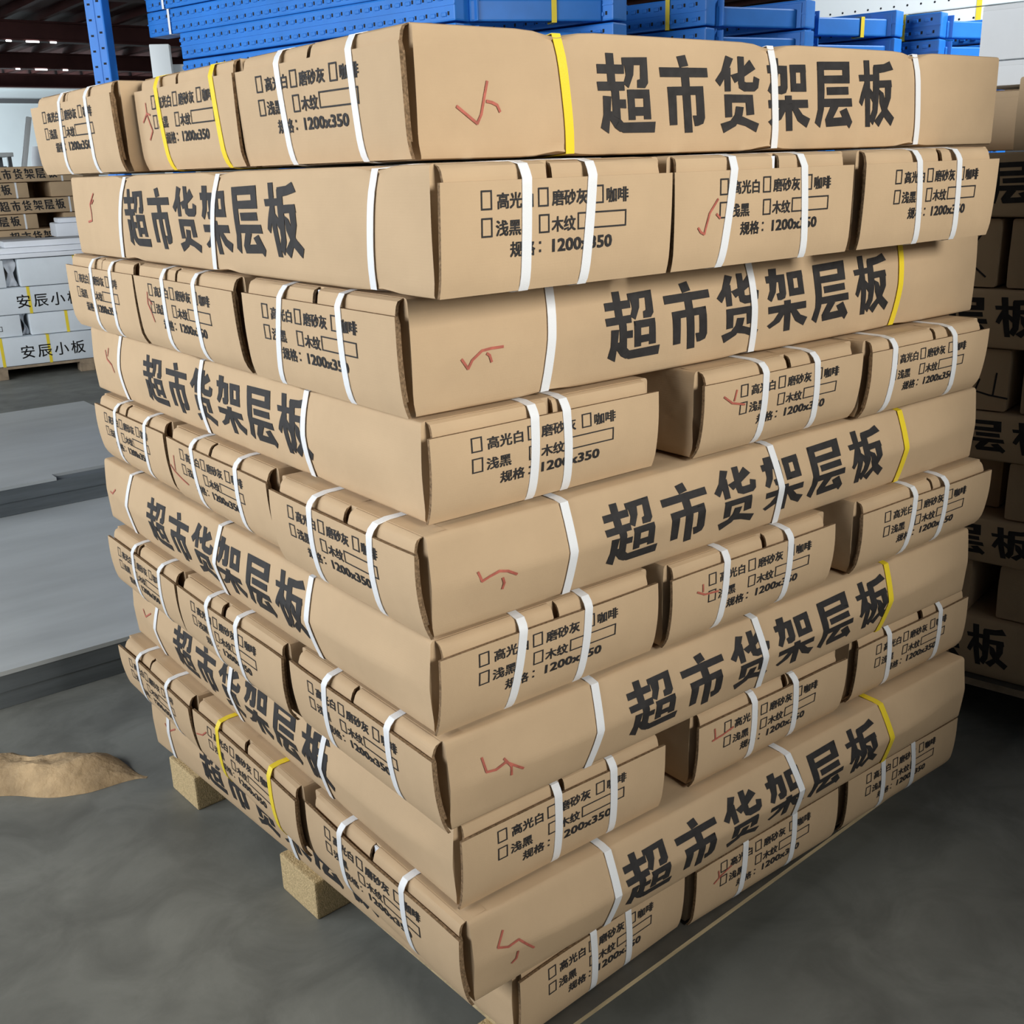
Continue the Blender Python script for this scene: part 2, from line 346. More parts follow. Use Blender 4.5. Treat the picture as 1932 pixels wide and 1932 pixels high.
# loose uprights bundled on top of the leftmost frame
A = Vector((1.66, 2.12, 0)); B = A + UP * 1.78
for q, (dz, w) in enumerate(((1.899, 'bottom'), (1.998, 'middle'), (2.097, 'top'))):
    c = (A + B) / 2
    mb = MB(); upright(mb, Vector((A.x - c.x, A.y - c.y, .047)), Vector((B.x - c.x, B.y - c.y, .047)), .09, .096)
    root = empty('slotted_upright', (c.x, c.y, dz), 0, f'long blue slotted upright, {w} of the loose pile behind the left cartons', 'rack upright', 'blue uprights piled behind the stack')
    mb.build('post_body', [M_blue, M_hole], root)
    if q < 2:
        sb = MB(); p = Vector((B.x - c.x, B.y - c.y, .047)) - UP * (.13 if q else .16); yv = Vector((0, 0, 1)).cross(UP)
        strap_loop(sb, [p + yv * (sy * .051) + Vector((0, 0, sz * .0475)) for sy, sz in ((-1, -1), (1, -1), (1, 1), (-1, 1))], UP, .014, .0008, True); tag(sb.build('strap', M_strapw, root), 'white strap')
# the rack that carries them
root = empty('storage_rack', (2.9, 2.6, 0), 0, 'blue storage rack behind the big stack carrying the rack frames', 'rack')
for yy in (2.25, 3.25):
    mb = MB(); mb.bar((-1.75, yy + .42 - 2.6, 1.655), (1.85, yy - .336 - 2.6, 1.655), .06, .078, 0, bev=.006); mb.build('shelf_beam', M_blue, root)
    for t in (0.02, .5, .98):
        mb = MB(); upright(mb, (-1.75 + 3.6 * t, yy + .42 - .756 * t - 2.6, 0), (-1.75 + 3.6 * t, yy + .42 - .756 * t - 2.6, 1.615), .08, .06, up=(0, 1, 0), tabs=False); mb.build('post', [M_blue, M_hole], root)
# standing blue post
mb = MB(); upright(mb, (0, 0, .01), (0, 0, CEIL - .08), .085, .075, up=(.77, -.64, 0), pitch=.06, tabs=False)
root = empty('slotted_column', (1.04, 3.93, 0), 0, 'tall blue slotted steel post standing from floor to ceiling at the left', 'post')
mb.build('post_body', [M_blue, M_hole], root)
mb = MB(); mb.box((-.07, -.07, 0), (.07, .07, .01)); mb.build('foot_plate', M_blue, root)
# white perforated members, upper right
A = Vector((5.30, 1.35, 0)); UW = dirv(100); B = A + UW * 2.05; c = (A + B) / 2
for q, (z0, w) in enumerate(((1.855, 'lower'), (2.050, 'upper'))):
    mb = MB(); upright(mb, Vector((A.x - c.x, A.y - c.y, .0955)), Vector((B.x - c.x, B.y - c.y, .0955)), .06, .191, pitch=.075, tabs=False, round_holes=True)
    root = empty('perforated_shelf', (c.x, c.y, z0), 0, f'white perforated steel panel lying on edge behind the blue frames, {w} one', 'panel', 'white perforated panels at the upper right')
    mb.build('panel_body', [M_whitemetal, M_hole], root)
    sb = MB(); p = Vector((A.x - c.x, A.y - c.y, .0955)) + UW * 1.0; yv = Vector((0, 0, 1)).cross(UW)
    strap_loop(sb, [p + yv * (sy * .031) + Vector((0, 0, sz * .0945)) for sy, sz in ((-1, -1), (1, -1), (1, 1), (-1, 1))], UW, .028, .0012, True); tag(sb.build('strap', M_strapy, root), 'yellow strap')
root = empty('support_trestle', (c.x, c.y, 0), 0, 'grey steel trestle holding up the white perforated panels', 'trestle')
for sgn in (-.7, .7):
    q = UW * sgn
    mb = MB(); mb.bar(q - dirv(10) * .25 + Vector((0, 0, 1.83)), q + dirv(10) * .25 + Vector((0, 0, 1.83)), .06, .048); mb.build('top_bar', M_steelgrey, root)
    for s2 in (-.22, .22):
        mb = MB(); p = q + dirv(10) * s2; mb.bar(p, p + Vector((0, 0, 1.806)), .05, .05, up=(0, 1, 0)); mb.build('leg', M_steelgrey, root)

# ------------------------------------------------------------------ pallets
def pallet(name, loc, rz, sx, sy, h, label, mw, mbk, rows=(0.0, .5, 1.0), inset=.1, group=None, lip=0.0, th=.018, ys=None):
    root = empty(name, loc, rz, label, 'pallet', group)
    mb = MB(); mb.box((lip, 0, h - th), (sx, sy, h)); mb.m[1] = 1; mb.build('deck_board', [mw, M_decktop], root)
    for f in rows:
        x0 = f * (sx - .1)
        mb = MB(); mb.box((x0 + lip * .5, inset * 1.3 if not (ys and f == 0) else .01, h - .036), (x0 + .1, sy - .01, h - th), 0); mb.build('stringer_board', mw, root)
        for n_, g in enumerate(rows):
            y0 = inset + g * (sy - inset - .13)
            if ys and f == 0: y0 = ys[n_]
            mb = MB(); mb.box((x0, y0, 0), (x0 + .1, y0 + .13, h - .036), 0, None, .004); mb.build('block', mbk, root)
    return root

# ------------------------------------------------------------------ carton
class Carton:
    def __init__(s, loc, rz, L, W, H, label, e=0, crease=0.0, zc=.5, cur=.003, lean=.01, bul=.008, under=.016, pinch=.003,
                 seed=1, cross=(), longtext=False, tdx=0.0, pen=None, pen_end=None, etx=0.0, insert=False, ends=None, group=None, ecol='w', print_end=True,
                 m_card=None, name='carton', cat='carton'):
        s.L, s.W, s.H, s.e, s.seed = L, W, H, e, seed
        s.crease, s.zc, s.cur, s.pinch, s.under = crease, zc, cur, pinch, under
        s.lean, s.bul, s.zt = lean, bul, .865 * H
        s.cross = cross; mc = m_card or M_card
        root = empty(name, loc, rz, label, cat, group)
        # ---- body
        hl = L / 2; xs = set(lin(-hl + (.018 if e < 0 else 0), hl - (.018 if e > 0 else 0), 19))
        if e: xs |= {e * (hl - .018 - d) for d in (.012, .03, .05)}
        for x0, *_ in cross:
            xs |= {x0 + d for d in (-.06, -.035, -.018, 0, .018, .035, .06)}
        xs = sorted(x for x in xs if -hl <= x <= hl)
        r = .0045; mb = MB(); rows = []
        fz = [r] + [H * t for t in (.12, .2, .3, .38, .44, .5, .56, .62, .7, .8, .9)] + [H - r]
        for x in xs:
            ring = [(-W / 2 + r, 0.0), (-W / 2 + .3 * r, .3 * r)] + [(None, z) for z in fz] + [(-W / 2 + .3 * r, H - .3 * r), (-W / 2 + r, H)]
            ring += [(y, H) for y in lin(-W / 2 + .04, W / 2 - .04, 4)]
            ring += [(W / 2 - r, H), (W / 2 - .3 * r, H - .3 * r)] + [(W / 2, z) for z in (H - r, H * .66, H * .33, r)] + [(W / 2 - .3 * r, .3 * r), (W / 2 - r, 0.0)]
            ring += [(y, 0.0) for y in lin(W / 2 - .04, -W / 2 + .04, 4)]
            row = []
            for y, z in ring:
                if y is None: y = s.fy(x, z)
                dz = 0.0
                if y < -W / 2 + .08:
                    pk = s.pk(x)
                    if z > H * .9: dz = -pk * math.exp(-((y + W / 2) / .04) ** 2)
                    elif z < H * .1: dz = pk * .7 * math.exp(-((y + W / 2) / .04) ** 2)
                xx = x
                if e and z < .3 * H: xx = x - e * s.und(z) * sm(1 - (hl - .018 - e * x) / .05)
                row.append((xx, y, z + dz))
            rows.append(row)
        mb.grid(rows, 0, closed=True)
        n = len(rows[0]); b = len(mb.v) - n
        mb.f.append(list(range(n))[::-1]); mb.m.append(0)
        mb.f.append([b + i for i in range(n)]); mb.m.append(0)
        if longtext:
            vs_, fs = LONG_CUT
            mb.add([s.front(u - .61 + tdx, v * H, .0009) for u, v in vs_], fs, 1)
        for st in (pen or ()):
            for q in ribbon([(u, v * H) for u, v in st], .0034):
                mb.add([s.front(u - hl, v, .0012) for u, v in q], [(0, 1, 2, 3)], 2)
        s.body = mb.build('carton_body', [mc, M_print, M_red], root, 38)
        # ---- straps round the carton
        for x0, x1, c in cross:
            sb = MB(); pts = []
            fx = lambda z: x0 + (x1 - x0) * (1 - z / H)
            pk = s.pk(x0)
            pts += [(fx(0), y, -.0012) for y in (W / 2 + .001, W / 2 - .05)]
            pts += [(fx(0), -W / 2 + .05, -.0012 + pk * .15), (fx(0), -W / 2 + .012, -.0012 + pk * .55)]
            for t in (.025, .07, .12, .2, .3, .38, .44, .5, .56, .62, .7, .8, .9, .95, .975):
                z = t * H; pts.append(s.front(fx(z), z, .0016))
            pts += [(fx(H), -W / 2 + .012, H + .0012 - pk * .85), (fx(H), -W / 2 + .05, H + .0012 - pk * .2)]
            pts += [(fx(H), y, H + .0012) for y in (W / 2 - .05, W / 2 + .001)]
            strap_loop(sb, pts[::-1], (1, 0, 0), .0135, .0008, True)
            tag(sb.build('strap', M_strapy if c == 'y' else M_strapw, root, 30), 'yellow strap' if c == 'y' else 'white strap')
        # ---- closed end
        if e:
            F = MB(); ys = lin(-W / 2 - .003, W / 2 + .003, 11); zs = lin(.0015, s.zt, 13)
            P = lambda y, z, d: s.endp(y, z, d)
            sheet(F, ys, zs, P, .0045)
            if print_end:
                vs_, fs = END_CUT
                F.add([s.endp(e * ((u + etx) * W / .37 - W / 2), v * H / .14, .0009) for u, v in vs_], fs, 2)
            for st in (pen_end or ()):
                for q in ribbon([(u * W, v * H) for u, v in st], .0030):
                    F.add([s.endp(e * (u - W / 2), v, .0012) for u, v in q], [(0, 1, 2, 3)], 3)
            F.build('end_flap', [mc, M_edge, M_print, M_red], root, 38)
            D = MB()
            sheet(D, lin(-W / 2 + .004, W / 2 - .004, 5), lin(.14 * H, .80 * H, 7), lambda y, z, d: s.endp(y, z, d - .0075), .004)
            D.build('inner_flap', [mc, M_edge], root, 38)
            T = MB(); rnd = random.Random(seed); gap = rnd.uniform(.004, .008); gy = rnd.uniform(-.02, .03)
            for a, b_, dd in ((-W / 2 + .006, gy - gap, 0), (gy + gap, W / 2 - .006 - rnd.uniform(0, .012), rnd.uniform(-.003, .001))):
                prof = [(.78, -.009), (.87, -.0065), (.94, -.0075), (.975, -.0095), (.995, -.016)]
                zs2 = [p[0] for p in prof]
                def Q(y, t, d):
                    o = [p[1] for p in prof if p[0] == t][0]
                    base = s.of(y, min(t, .865) * H) * (1 if t < .9 else max(0, (1 - t) / .1) * .9)
                    return (e * (hl + base + o + dd + d), y, t * H)
                sheet(T, lin(a, b_, 5), zs2, Q, .004)
                T.grid([[(e * (hl - .016), y, H - .0005), (e * (hl - .05), y, H + .0008)] for y in lin(a, b_, 3)], 0)
            T.build('tuck_flap', [mc, M_edge], root, 38)
            if insert:
                I = MB(); xa = e * (hl - .0165); I.box((min(xa, xa + e * .003), gy - gap * .9, H * .86), (max(xa, xa + e * .003), gy + gap * .9, H * .975))
                tag(I.build('foam_insert', M_foam, root), 'white packing showing in the slot')
            for (ft, fb, c) in (ends or ()):
                sb = MB(); yy = lambda z: e * ((fb + (ft - fb) * z / H) * W - W / 2)
                pts = [(e * (hl - .30), yy(H), H + .0012), (e * (hl - .022), yy(H), H + .0012)]
                o0 = s.of(yy(H), s.zt)
                pts += [(e * (hl - .006 + o0 * .3), yy(H), .985 * H), (e * (hl + o0 - .002), yy(.93 * H), .93 * H)]
                for t in (.875, .82, .74, .66, .58, .5, .42, .34, .26, .18, .11, .05):
                    z = t * H; q = s.endp(yy(z), min(z, s.zt), .0014); pts.append((q[0], q[1], z))
                q = s.endp(yy(0), 0, .0004); pts += [(q[0], q[1], .0008), (q[0] - e * .012, q[1], -.0013), (e * (hl - .30), yy(0), -.0013)]
                strap_loop(sb, pts[::-1] if e > 0 else pts, (0, 1, 0), .0135, .0008, False)
                tag(sb.build('strap', M_strapy if c == 'y' else M_strapw, root, 30), 'yellow strap' if c == 'y' else 'white strap')
        s.root = root
    def pk(s, x): return s.pinch * sum(math.exp(-((x - c[0]) / .028) ** 2) for c in s.cross)
    def fy(s, x, z):
        t = max(0.0, min(1.0, z / s.H)); p = min(t / s.zc, (1 - t) / (1 - s.zc))
        p = 1 - (math.sqrt((1 - p) ** 2 + .0009) - .03) / (math.sqrt(1.0009) - .03)
        f = .3 + .7 * sm((s.L / 2 - abs(x)) / .2)
        bl = s.crease * p * f + s.cur * math.sin(math.pi * t) * f
        bl += .0016 * noise.noise(Vector((x * 3.1 + s.seed * 7.7, z * 9, s.seed)))* math.sin(math.pi * t)
        return -s.W / 2 - bl + s.pk(x) * .8 * (math.exp(-((s.H - z) / .022) ** 2) + .6 * math.exp(-(z / .02) ** 2))
    def front(s, x, z, off): return (x, s.fy(x, z) - off, z)
    def und(s, z): return s.under * max(0.0, 1 - z / (.2 * s.H)) ** 2
    def of(s, y, z):
        t = z / s.zt; w = 2 * y / s.W
        o = s.lean * (t - .42) + s.bul * (math.sin(math.pi * min(1, t)) - .85) - s.und(z)
        o += .004 * noise.noise(Vector((y * 4 + s.seed * 3.3, z * 6, s.seed * 1.7))) * (.3 + .7 * t)
        o += .004 * abs(w) ** 3 * t * noise.noise(Vector((s.seed * 5.1, w, 3)))
        return max(o, -.0125 - s.und(z))
    def endp(s, y, z, off): return (s.e * (s.L / 2 + s.of(y, z) + off), y, z)
PEN={
 'A':[[(0.071, 0.4), (0.099, 0.27), (0.105, 0.34), (0.11, 0.47), (0.115, 0.59)], [(0.113, 0.44), (0.121, 0.43), (0.128, 0.41), (0.132, 0.36)]],
 'C':[[(0.086, 0.44), (0.095, 0.35), (0.101, 0.42), (0.115, 0.49), (0.128, 0.5), (0.146, 0.5)], [(0.122, 0.46), (0.126, 0.44), (0.129, 0.38)]],
 'E':[[(0.083, 0.56), (0.088, 0.46), (0.098, 0.49), (0.113, 0.52), (0.125, 0.5), (0.139, 0.44)], [(0.118, 0.44), (0.121, 0.38), (0.119, 0.32)]],
 'G':[[(0.068, 0.71), (0.072, 0.55), (0.086, 0.54), (0.102, 0.58), (0.128, 0.44)], [(0.1, 0.62), (0.109, 0.52), (0.11, 0.41)]],
 'I':[[(0.067, 0.75), (0.056, 0.59), (0.072, 0.55), (0.089, 0.58), (0.114, 0.38)], [(0.087, 0.44), (0.086, 0.34), (0.079, 0.3)]],
 'B':[[(0.124, 0.79), (0.099, 0.65), (0.103, 0.54), (0.1, 0.45), (0.078, 0.43)], [(0.121, 0.71), (0.109, 0.66)]],
 'D':[[(0.086, 0.7), (0.094, 0.57), (0.124, 0.51), (0.134, 0.4)], [(0.107, 0.75), (0.1, 0.62)]],
 'F':[[(0.028, 0.5), (0.043, 0.49), (0.068, 0.6)]],
 'H':[[(-0.046, 0.32), (-0.021, 0.34), (0.004, 0.45)]],
 'J':[[(-0.262, -0.61), (-0.234, -0.56), (-0.21, -0.43)]],
 'A2':[[(0.116, 0.73), (0.116, 0.61), (0.158, 0.43), (0.113, 0.34)], [(0.062, 0.53), (0.118, 0.62), (0.153, 0.6)]],
 'B2':[[(0.208, 0.62), (0.166, 0.5), (0.148, 0.37), (0.143, 0.32), (0.124, 0.34), (0.11, 0.38)], [(0.202, 0.49), (0.222, 0.45)]],
 'C2':[[(0.13, 0.69), (0.118, 0.55), (0.142, 0.46), (0.163, 0.34)], [(0.138, 0.61), (0.165, 0.55)]],
 'D2':[[(0.099, 0.7), (0.148, 0.61), (0.225, 0.56)], [(0.173, 0.75), (0.16, 0.63)]],
 'E2':[[(-0.0, 0.49), (0.035, 0.42), (0.112, 0.35), (0.173, 0.31)], [(0.062, 0.65), (0.05, 0.44)]],
 'F2':[[(0.131, 0.63), (0.174, 0.57), (0.255, 0.55)], [(0.164, 0.7), (0.165, 0.61)]],
 'H2':[[(0.074, 0.62), (0.14, 0.64), (0.206, 0.68)], [(0.088, 0.77), (0.093, 0.64)]],
 'I2':[[(0.008, 0.49), (0.081, 0.56), (0.132, 0.67)]],
 'J2':[[(0.106, 0.55), (0.15, 0.61), (0.22, 0.67)], [(0.135, 0.7), (0.14, 0.6)]],
}
H = [.1460, .1431, .1432, .1302, .1358, .1324, .1335, .1348, .1360, .1372]
BOX = {  # visible end plane, left and right edge of the end along the face, strap positions (top, bottom) across it
 'A': [(-.015, 1.285, .845, (.40, .36), (.74, .72)), (.022, .833, .462, (.24, .30), (.81, .87)), (.028, .458, .048, (.30, .33), (.74, .77))],
 'B': [(-.055, -.001, .335, (.34, .33), (.63, .59)), (-.055, .347, .701, (.30, .24), (.69, .72)), (-.055, .731, 1.082, (.36, .41), (.67, .71))],
 'C': [(-.012, 1.239, .868, (.43, .40), (.72, .68)), (-.010, .860, .457, (.32, .30), (.65, .64)), (-.007, .433, .036, (.30, .21), (.68, .69))],
 'D': [(.014, .015, .388, (.42, .41), (.56, .57)), (-.005, .459, .822, (.35, .35), (.68, .71)), (-.020, .830, 1.171, (.17, .16), (.67, .73))],
 'E': [(-.005, 1.200, .831, (.34, .28), (.78, .68)), (-.010, .805, .410, (.30, .29), (.74, .71)), (-.022, .377, .002, (.33, .31), (.75, .73))],
 'F': [(-.010, -.005, .365, (.35, .30), (.65, .62)), (-.020, .387, .757, (.31, .28), (.70, .69)), (-.025, .829, 1.221, (.38, .35), (.62, .62))],
 'G': [(-.030, 1.163, .800, (.40, .38), (.80, .75)), (-.030, .790, .388, (.32, .37), (.61, .62)), (-.020, .371, -.010, (.29, .26), (.73, .73))],
 'H': [(-.008, .015, .386, (.44, .44), (.72, .73)), (-.008, .462, .831, (.34, .35), (.62, .65)), (-.002, .878, 1.235, (.25, .29), (.72, .73))],
 'I': [(-.022, 1.225, .842, (.29, .27), (.71, .74)), (-.018, .832, .420, (.26, .27), (.77, .81)), (-.006, .405, -.022, (.27, .26), (.68, .69))],
 'J': [(.000, .098, .456, (.41, .43), (.62, .65)), (.000, .475, .850, (.32, .30), (.67, .66)), (.002, .886, 1.249, (.29, .32), (.56, .61))]}
CROSS = {  # straps round the lettered carton of each layer, measured from the near corner (top, bottom, colour)
 'A': [(.223, .241, 'y'), (.615, .630, 'w'), (.970, .987, 'w')], 'B': [(.934, .985, 'w'), (.553, .592, 'w'), (.128, .145, 'w')],
 'C': [(.227, .215, 'w'), (.601, .614, 'w'), (.982, .969, 'y')], 'D': [(1.046, 1.045, 'w'), (.660, .660, 'w'), (.301, .300, 'w')],
 'E': [(.230, .230, 'w'), (.639, .658, 'w'), (.977, .981, 'y')], 'F': [(1.058, 1.074, 'w'), (.636, .640, 'w'), (.321, .310, 'w')],
 'G': [(.268, .252, 'w'), (.602, .618, 'w'), (.953, .941, 'y')], 'H': [(1.06, 1.06, 'w'), (.70, .69, 'w'), (.357, .361, 'w')],
 'I': [(.265, .262, 'w'), (.674, .700, 'w'), (.938, .959, 'y')], 'J': [(1.13, 1.13, 'w'), (.62, .62, 'w')]}
SHAPE = {  # crease, crease height, curve, lean, bulge, pinch
 'A': (0, .5, .002, .005, .002, .007), 'B': (0, .5, .004, .006, .002, .005), 'C': (.004, .5, .005, .011, .005, .004),
 'D': (.004, .5, .006, .014, .009, .003), 'E': (.017, .50, .002, .020, .010, .002), 'F': (.014, .5, .003, .016, .010, .002),
 'G': (.018, .5, .002, .018, .010, .002), 'H': (.014, .5, .003, .016, .008, .002), 'I': (.022, .5, .002, .018, .010, .002),
 'J': (.008, .5, .004, .012, .008, .002)}
TDX = dict(A=0, B=0, C=.03, D=.02, E=.005, F=-.02, G=.035, H=-.025, I=0.0, J=-.04)
ORD = ['top', 'second', 'third', 'fourth', 'fifth', 'sixth', 'seventh', 'eighth', 'ninth', 'bottom']
Ls = 1.22
PALLET_H = .12
def main_stack():
    top = PALLET_H + sum(H)
    for i, k in enumerate('ABCDEFGHIJ'):
        z0 = top - H[i]; h = H[i] - .0042
        cr, zc, cur, lean, bul, pinch = SHAPE[k]
        for j, (pl, l, r, s1, s2) in enumerate(BOX[k]):
            W = abs(r - l) - .003; t1 = i % 2 == 0; near = (j == 2) if t1 else (j == 0)
            nm = k + str(j + 1)
            rnd = random.Random(i * 7 + j)
            ec = 'y' if nm in ('A2', 'I2') else 'w'
            lay = f'{ORD[i]} layer' + ('' if i in (0, 9) else ' from the top')
            face = 'left' if t1 else 'right'
            if near: lab = f'brown strapped carton at the front corner of the big stack, {lay}'
            elif j == 1: lab = f'brown carton end, middle of the {face} face, {lay}' + (', yellow straps' if ec == 'y' else '')
            else: lab = f'brown carton end at the far {face} of the big stack, {lay}'
            cross = []
            if near:
                for a, b, c in CROSS[k]:
                    cross.append((a - Ls / 2, b - Ls / 2, c) if t1 else (Ls / 2 - a, Ls / 2 - b, c))
            pen = None
            if near and k in PEN and k not in 'HJ': pen = PEN[k]
            elif near: pen = [[(.07, .60), (.09, .52), (.125, .66)]]
            mid = (l + r) / 2
            loc, rz, e = ((pl + Ls / 2, mid, z0), 0, -1) if t1 else ((mid, pl + Ls / 2, z0), -R(90), 1)
            if nm == 'J1': rz += R(3.9); loc = (loc[0] - math.sin(R(3.9)) * Ls / 2 + .002, loc[1], z0)
            Carton(loc, rz, Ls, W, h, lab, e=e, crease=cr if near else cr * .3, zc=zc, cur=cur, lean=lean * .8 * rnd.uniform(.7, 1.25), bul=bul * .5,
                   pinch=pinch, under=.004 if near or k == 'B' else .007 if k == 'A' else .009, etx={'A2': .013, 'B2': .026, 'B3': .018, 'D2': .018, 'F2': .018}.get(nm, 0.0), insert=nm in ('B2', 'C3', 'I3'), seed=i * 3 + j + 1, cross=cross, longtext=near, tdx=TDX[k], pen=pen,
                   pen_end=PEN.get(k + '2') if j == 1 else None, ends=[(*s1, ec), (*s2, ec)], group='cartons of the big strapped stack')
        top = z0
main_stack()
pallet('wooden_pallet', (.104, -.026, 0), R(3.2), 1.10, 1.235, PALLET_H - .0028, 'wooden pallet on chipboard blocks under the big carton stack', M_wood, M_block, inset=.15, lip=.042, th=.009, ys=(.0, .60, 1.10))

# ------------------------------------------------------------------ stack on the right
D2 = dirv(102); N2 = dirv(192); P2 = Vector((1.673, .176, 0))
def at2(s, back, z): return tuple(P2 + D2 * s - N2 * back + Vector((0, 0, z)))
pallet('wooden_pallet', at2(.86, -.02, 0), R(282), 1.2, 1.24, PALLET_H, 'dark wooden pallet under the shaded right stack', M_shadewood, M_shadewood)
RZ = [.12, .274, .408, .52, .657, .77, .914, 1.046, 1.197, 1.333, 1.483]
Q2 = ['bottom', 'second', 'third', 'fourth', 'fifth', 'sixth', 'seventh', 'eighth', 'ninth', 'top']
SC = {0: .25, 2: .22, 4: .20, 6: .265, 8: .20}
GAP = {1: (-.010, .045), 3: (-.004, .022), 5: (-.012, .010), 7: (.046, .060), 9: (.062, .075)}
XMARK = {7: [[(.10, .78), (.06, .45), (.05, .30)], [(.04, .62), (.075, .35), (.12, .15)]], 5: [[(.03, .42), (.06, .30), (.10, .25), (.15, .22)], [(.115, .62), (.11, .25)], [(.07, .5), (.06, .3)]]}
for i in range(10):
    z, h = RZ[i], RZ[i + 1] - RZ[i] - .004
    lay = Q2[i] + (' layer' if i in (0, 9) else ' layer from the bottom')
    if i % 2 == 0:
        Carton(at2(SC[i], .19, z), R(282), Ls, .37, h, f'shaded brown carton lettered along its side, right stack, {lay}', crease=.008 if i < 5 else .003, seed=60 + i, longtext=True,
               pinch=0, cross=(), group='cartons of the shaded right stack')
        Carton(at2(SC[i], .80, z), R(282), Ls, .80, h, f'shaded brown carton at the back of the right stack, {lay}', seed=80 + i, pinch=0, group='cartons of the shaded right stack') if i == 0 else None
    else:
        r, l = GAP[i]
        for side, sc in (('right', r - .185), ('middle', l + .19)):
            back = .02 if not (i == 9 and side == 'middle') else .26
            if i == 3 and side == 'middle' : back = .10
            C = Carton(at2(sc, back + Ls / 2, z), R(192), Ls, .365, h - (.012 if i == 9 and side == 'middle' else 0), f'shaded brown carton end, {side} one, right stack, {lay}', e=1 if i in (9,) and side == 'middle' else 0, seed=70 + i, pinch=0,
                       group='cartons of the shaded right stack', print_end=False)
            if i in XMARK and side == 'middle':
                mk = MB()
                for st in XMARK[i]:
                    for q in ribbon([(.365 - .118 + u * .8, v * h) for u, v in st], .004):
                        mk.add([(Ls / 2 + .001, u - .1825, v) for u, v in q], [(0, 1, 2, 3)])
                tag(mk.build('marker_scrawl', M_print, C.root), 'black pen scrawl')
def plain_box(name, loc, rz, sx, sy, sz, m, label, cat, group=None, bev=.006, parts=()):
    root = empty(name, loc, rz, label, cat, group)
    mb = MB(); mb.box((-sx / 2, -sy / 2, 0), (sx / 2, sy / 2, sz), 0, None, bev)
    for f in (.33, .66):                               # closing seam of the board
        pass
    mb.build('carton_body', m, root, 40)
    mb = MB(); mb.box((-sx / 2 + .002, -sy / 2 - .0012, sz - .012), (sx / 2 - .002, -sy / 2 + .001, sz - .002), 0); mb.build('lid_edge', m, root)
    return root
plain_box('white_carton', at2(-.02, .62, 1.4835), R(282), .60, .40, .058, M_whitebox2, 'thin white carton under a taller one on the right stack', 'carton', 'white cartons on the right stack')
plain_box('white_carton', at2(-.02, .62, 1.543), R(282), .60, .40, .125, M_whitebox2, 'tall white carton topmost on the right stack, cut by the picture edge', 'carton', 'white cartons on the right stack')

# ------------------------------------------------------------------ white carton stack, far left
AZ = -6.5; AW = dirv(AZ); BW = dirv(AZ + 90); Q = Vector((1.10, 7.157, 0))
def atw(a, b, z): return tuple(Q + AW * a + BW * b + Vector((0, 0, z)))
pallet('wooden_pallet', atw(-.62, 0, 0), R(AZ), 1.27, 1.15, .09, 'shaded wooden pallet under the white cartons', M_shadewood, M_shadewood, inset=0)
def white_carton(a0, a1, b0, b1, z0, z1, label, text=None, straps=(), small=None, ends=False):
    root = empty('white_carton', atw((a0 + a1) / 2, (b0 + b1) / 2, z0), R(AZ), label, 'carton', 'white strapped cartons at the far left')
    w, dp, h = a1 - a0, b1 - b0, z1 - z0 - .004
    mb = MB(); mb.box((-w / 2, -dp / 2, 0), (w / 2, dp / 2, h), 0, None, .008)
    if text:
        a, spc, em = text
        for k, chh in enumerate('安辰小板'):
            for t in put(chh, a - (a0 + a1) / 2 + k * spc, h * .27, em, em * .98, .008):
                mb.add([(x, -dp / 2 - .001, y) for x, y in t], [list(range(len(t)))], 1)
    if small:
        for t in frame(small - .16 - (a0 + a1) / 2, h * .28, .16, .035, .004) + frame(small - .10 - (a0 + a1) / 2, h * .66, .07, .02, .006): mb.add([(x, -dp / 2 - .001, y) for x, y in t], [list(range(len(t)))], 1)
    mb.build('carton_body', [M_whitebox, M_print], root, 40)
    for s_ in straps:
        x = s_ - (a0 + a1) / 2; sb = MB()
        strap_loop(sb, [(x, -dp / 2 - .0008, -.001), (x, -dp / 2 - .0008, h + .0008), (x, dp / 2, h + .0008), (x, dp / 2, -.001)], (1, 0, 0), .02, .001, True)
        tag(sb.build('strap', M_strapy, root), 'faded yellow strap')
white_carton(-.45, .80, 0, .45, .092, .294, 'lower long white carton with black brush lettering, on the pallet', (.165, .113, .100), (.05, .36))
white_carton(-.45, .80, .02, .47, .447, .633, 'upper long white carton with black brush lettering, third layer up', (.195, .113, .100), (-.2, .285))
for lay, z0, z1, g0, g1, st in (('second layer up', .294, .447, .205, .262, .51), ('top layer of cartons', .633, .826, .155, .245, .62)):
    white_carton(-.40, g0, .03, 1.1, z0, z1, f'plain white carton left of the gap, {lay}, far left stack', None, (-.05, .03) if z0 > .5 else (-.1,), small=.08 if z0 < .5 else .03)
    white_carton(g1, g1 + .48, .02, 1.1, z0, z1, f'plain white carton right of the gap, {lay}, far left stack', None, (st,))
    mb = MB(); rnd = random.Random(int(z0 * 99)); rows = []
    for j in range(9):
        zz = j / 8 * (z1 - z0 - .008); rows.append([(x + .012 * math.sin(zz * 40 + x * 60), rnd.uniform(-.02, .02) + .03 * abs(x) * 8, zz) for x in lin(-(g1 - g0) / 2 + .015, (g1 - g0) / 2 - .015, 5)])
    mb.grid(rows); mb.grid([[(x, y + .01, z) for x, y, z in r] for r in rows])
    o = mb.build('plastic_wrap', M_foam, None, 60); o.location = atw((g0 + g1) / 2, .10, z0 + .001); o.rotation_euler.z = R(AZ)
    tag(o, f'crumpled clear wrapping stuffed between the white cartons, {lay}', 'wrapping')
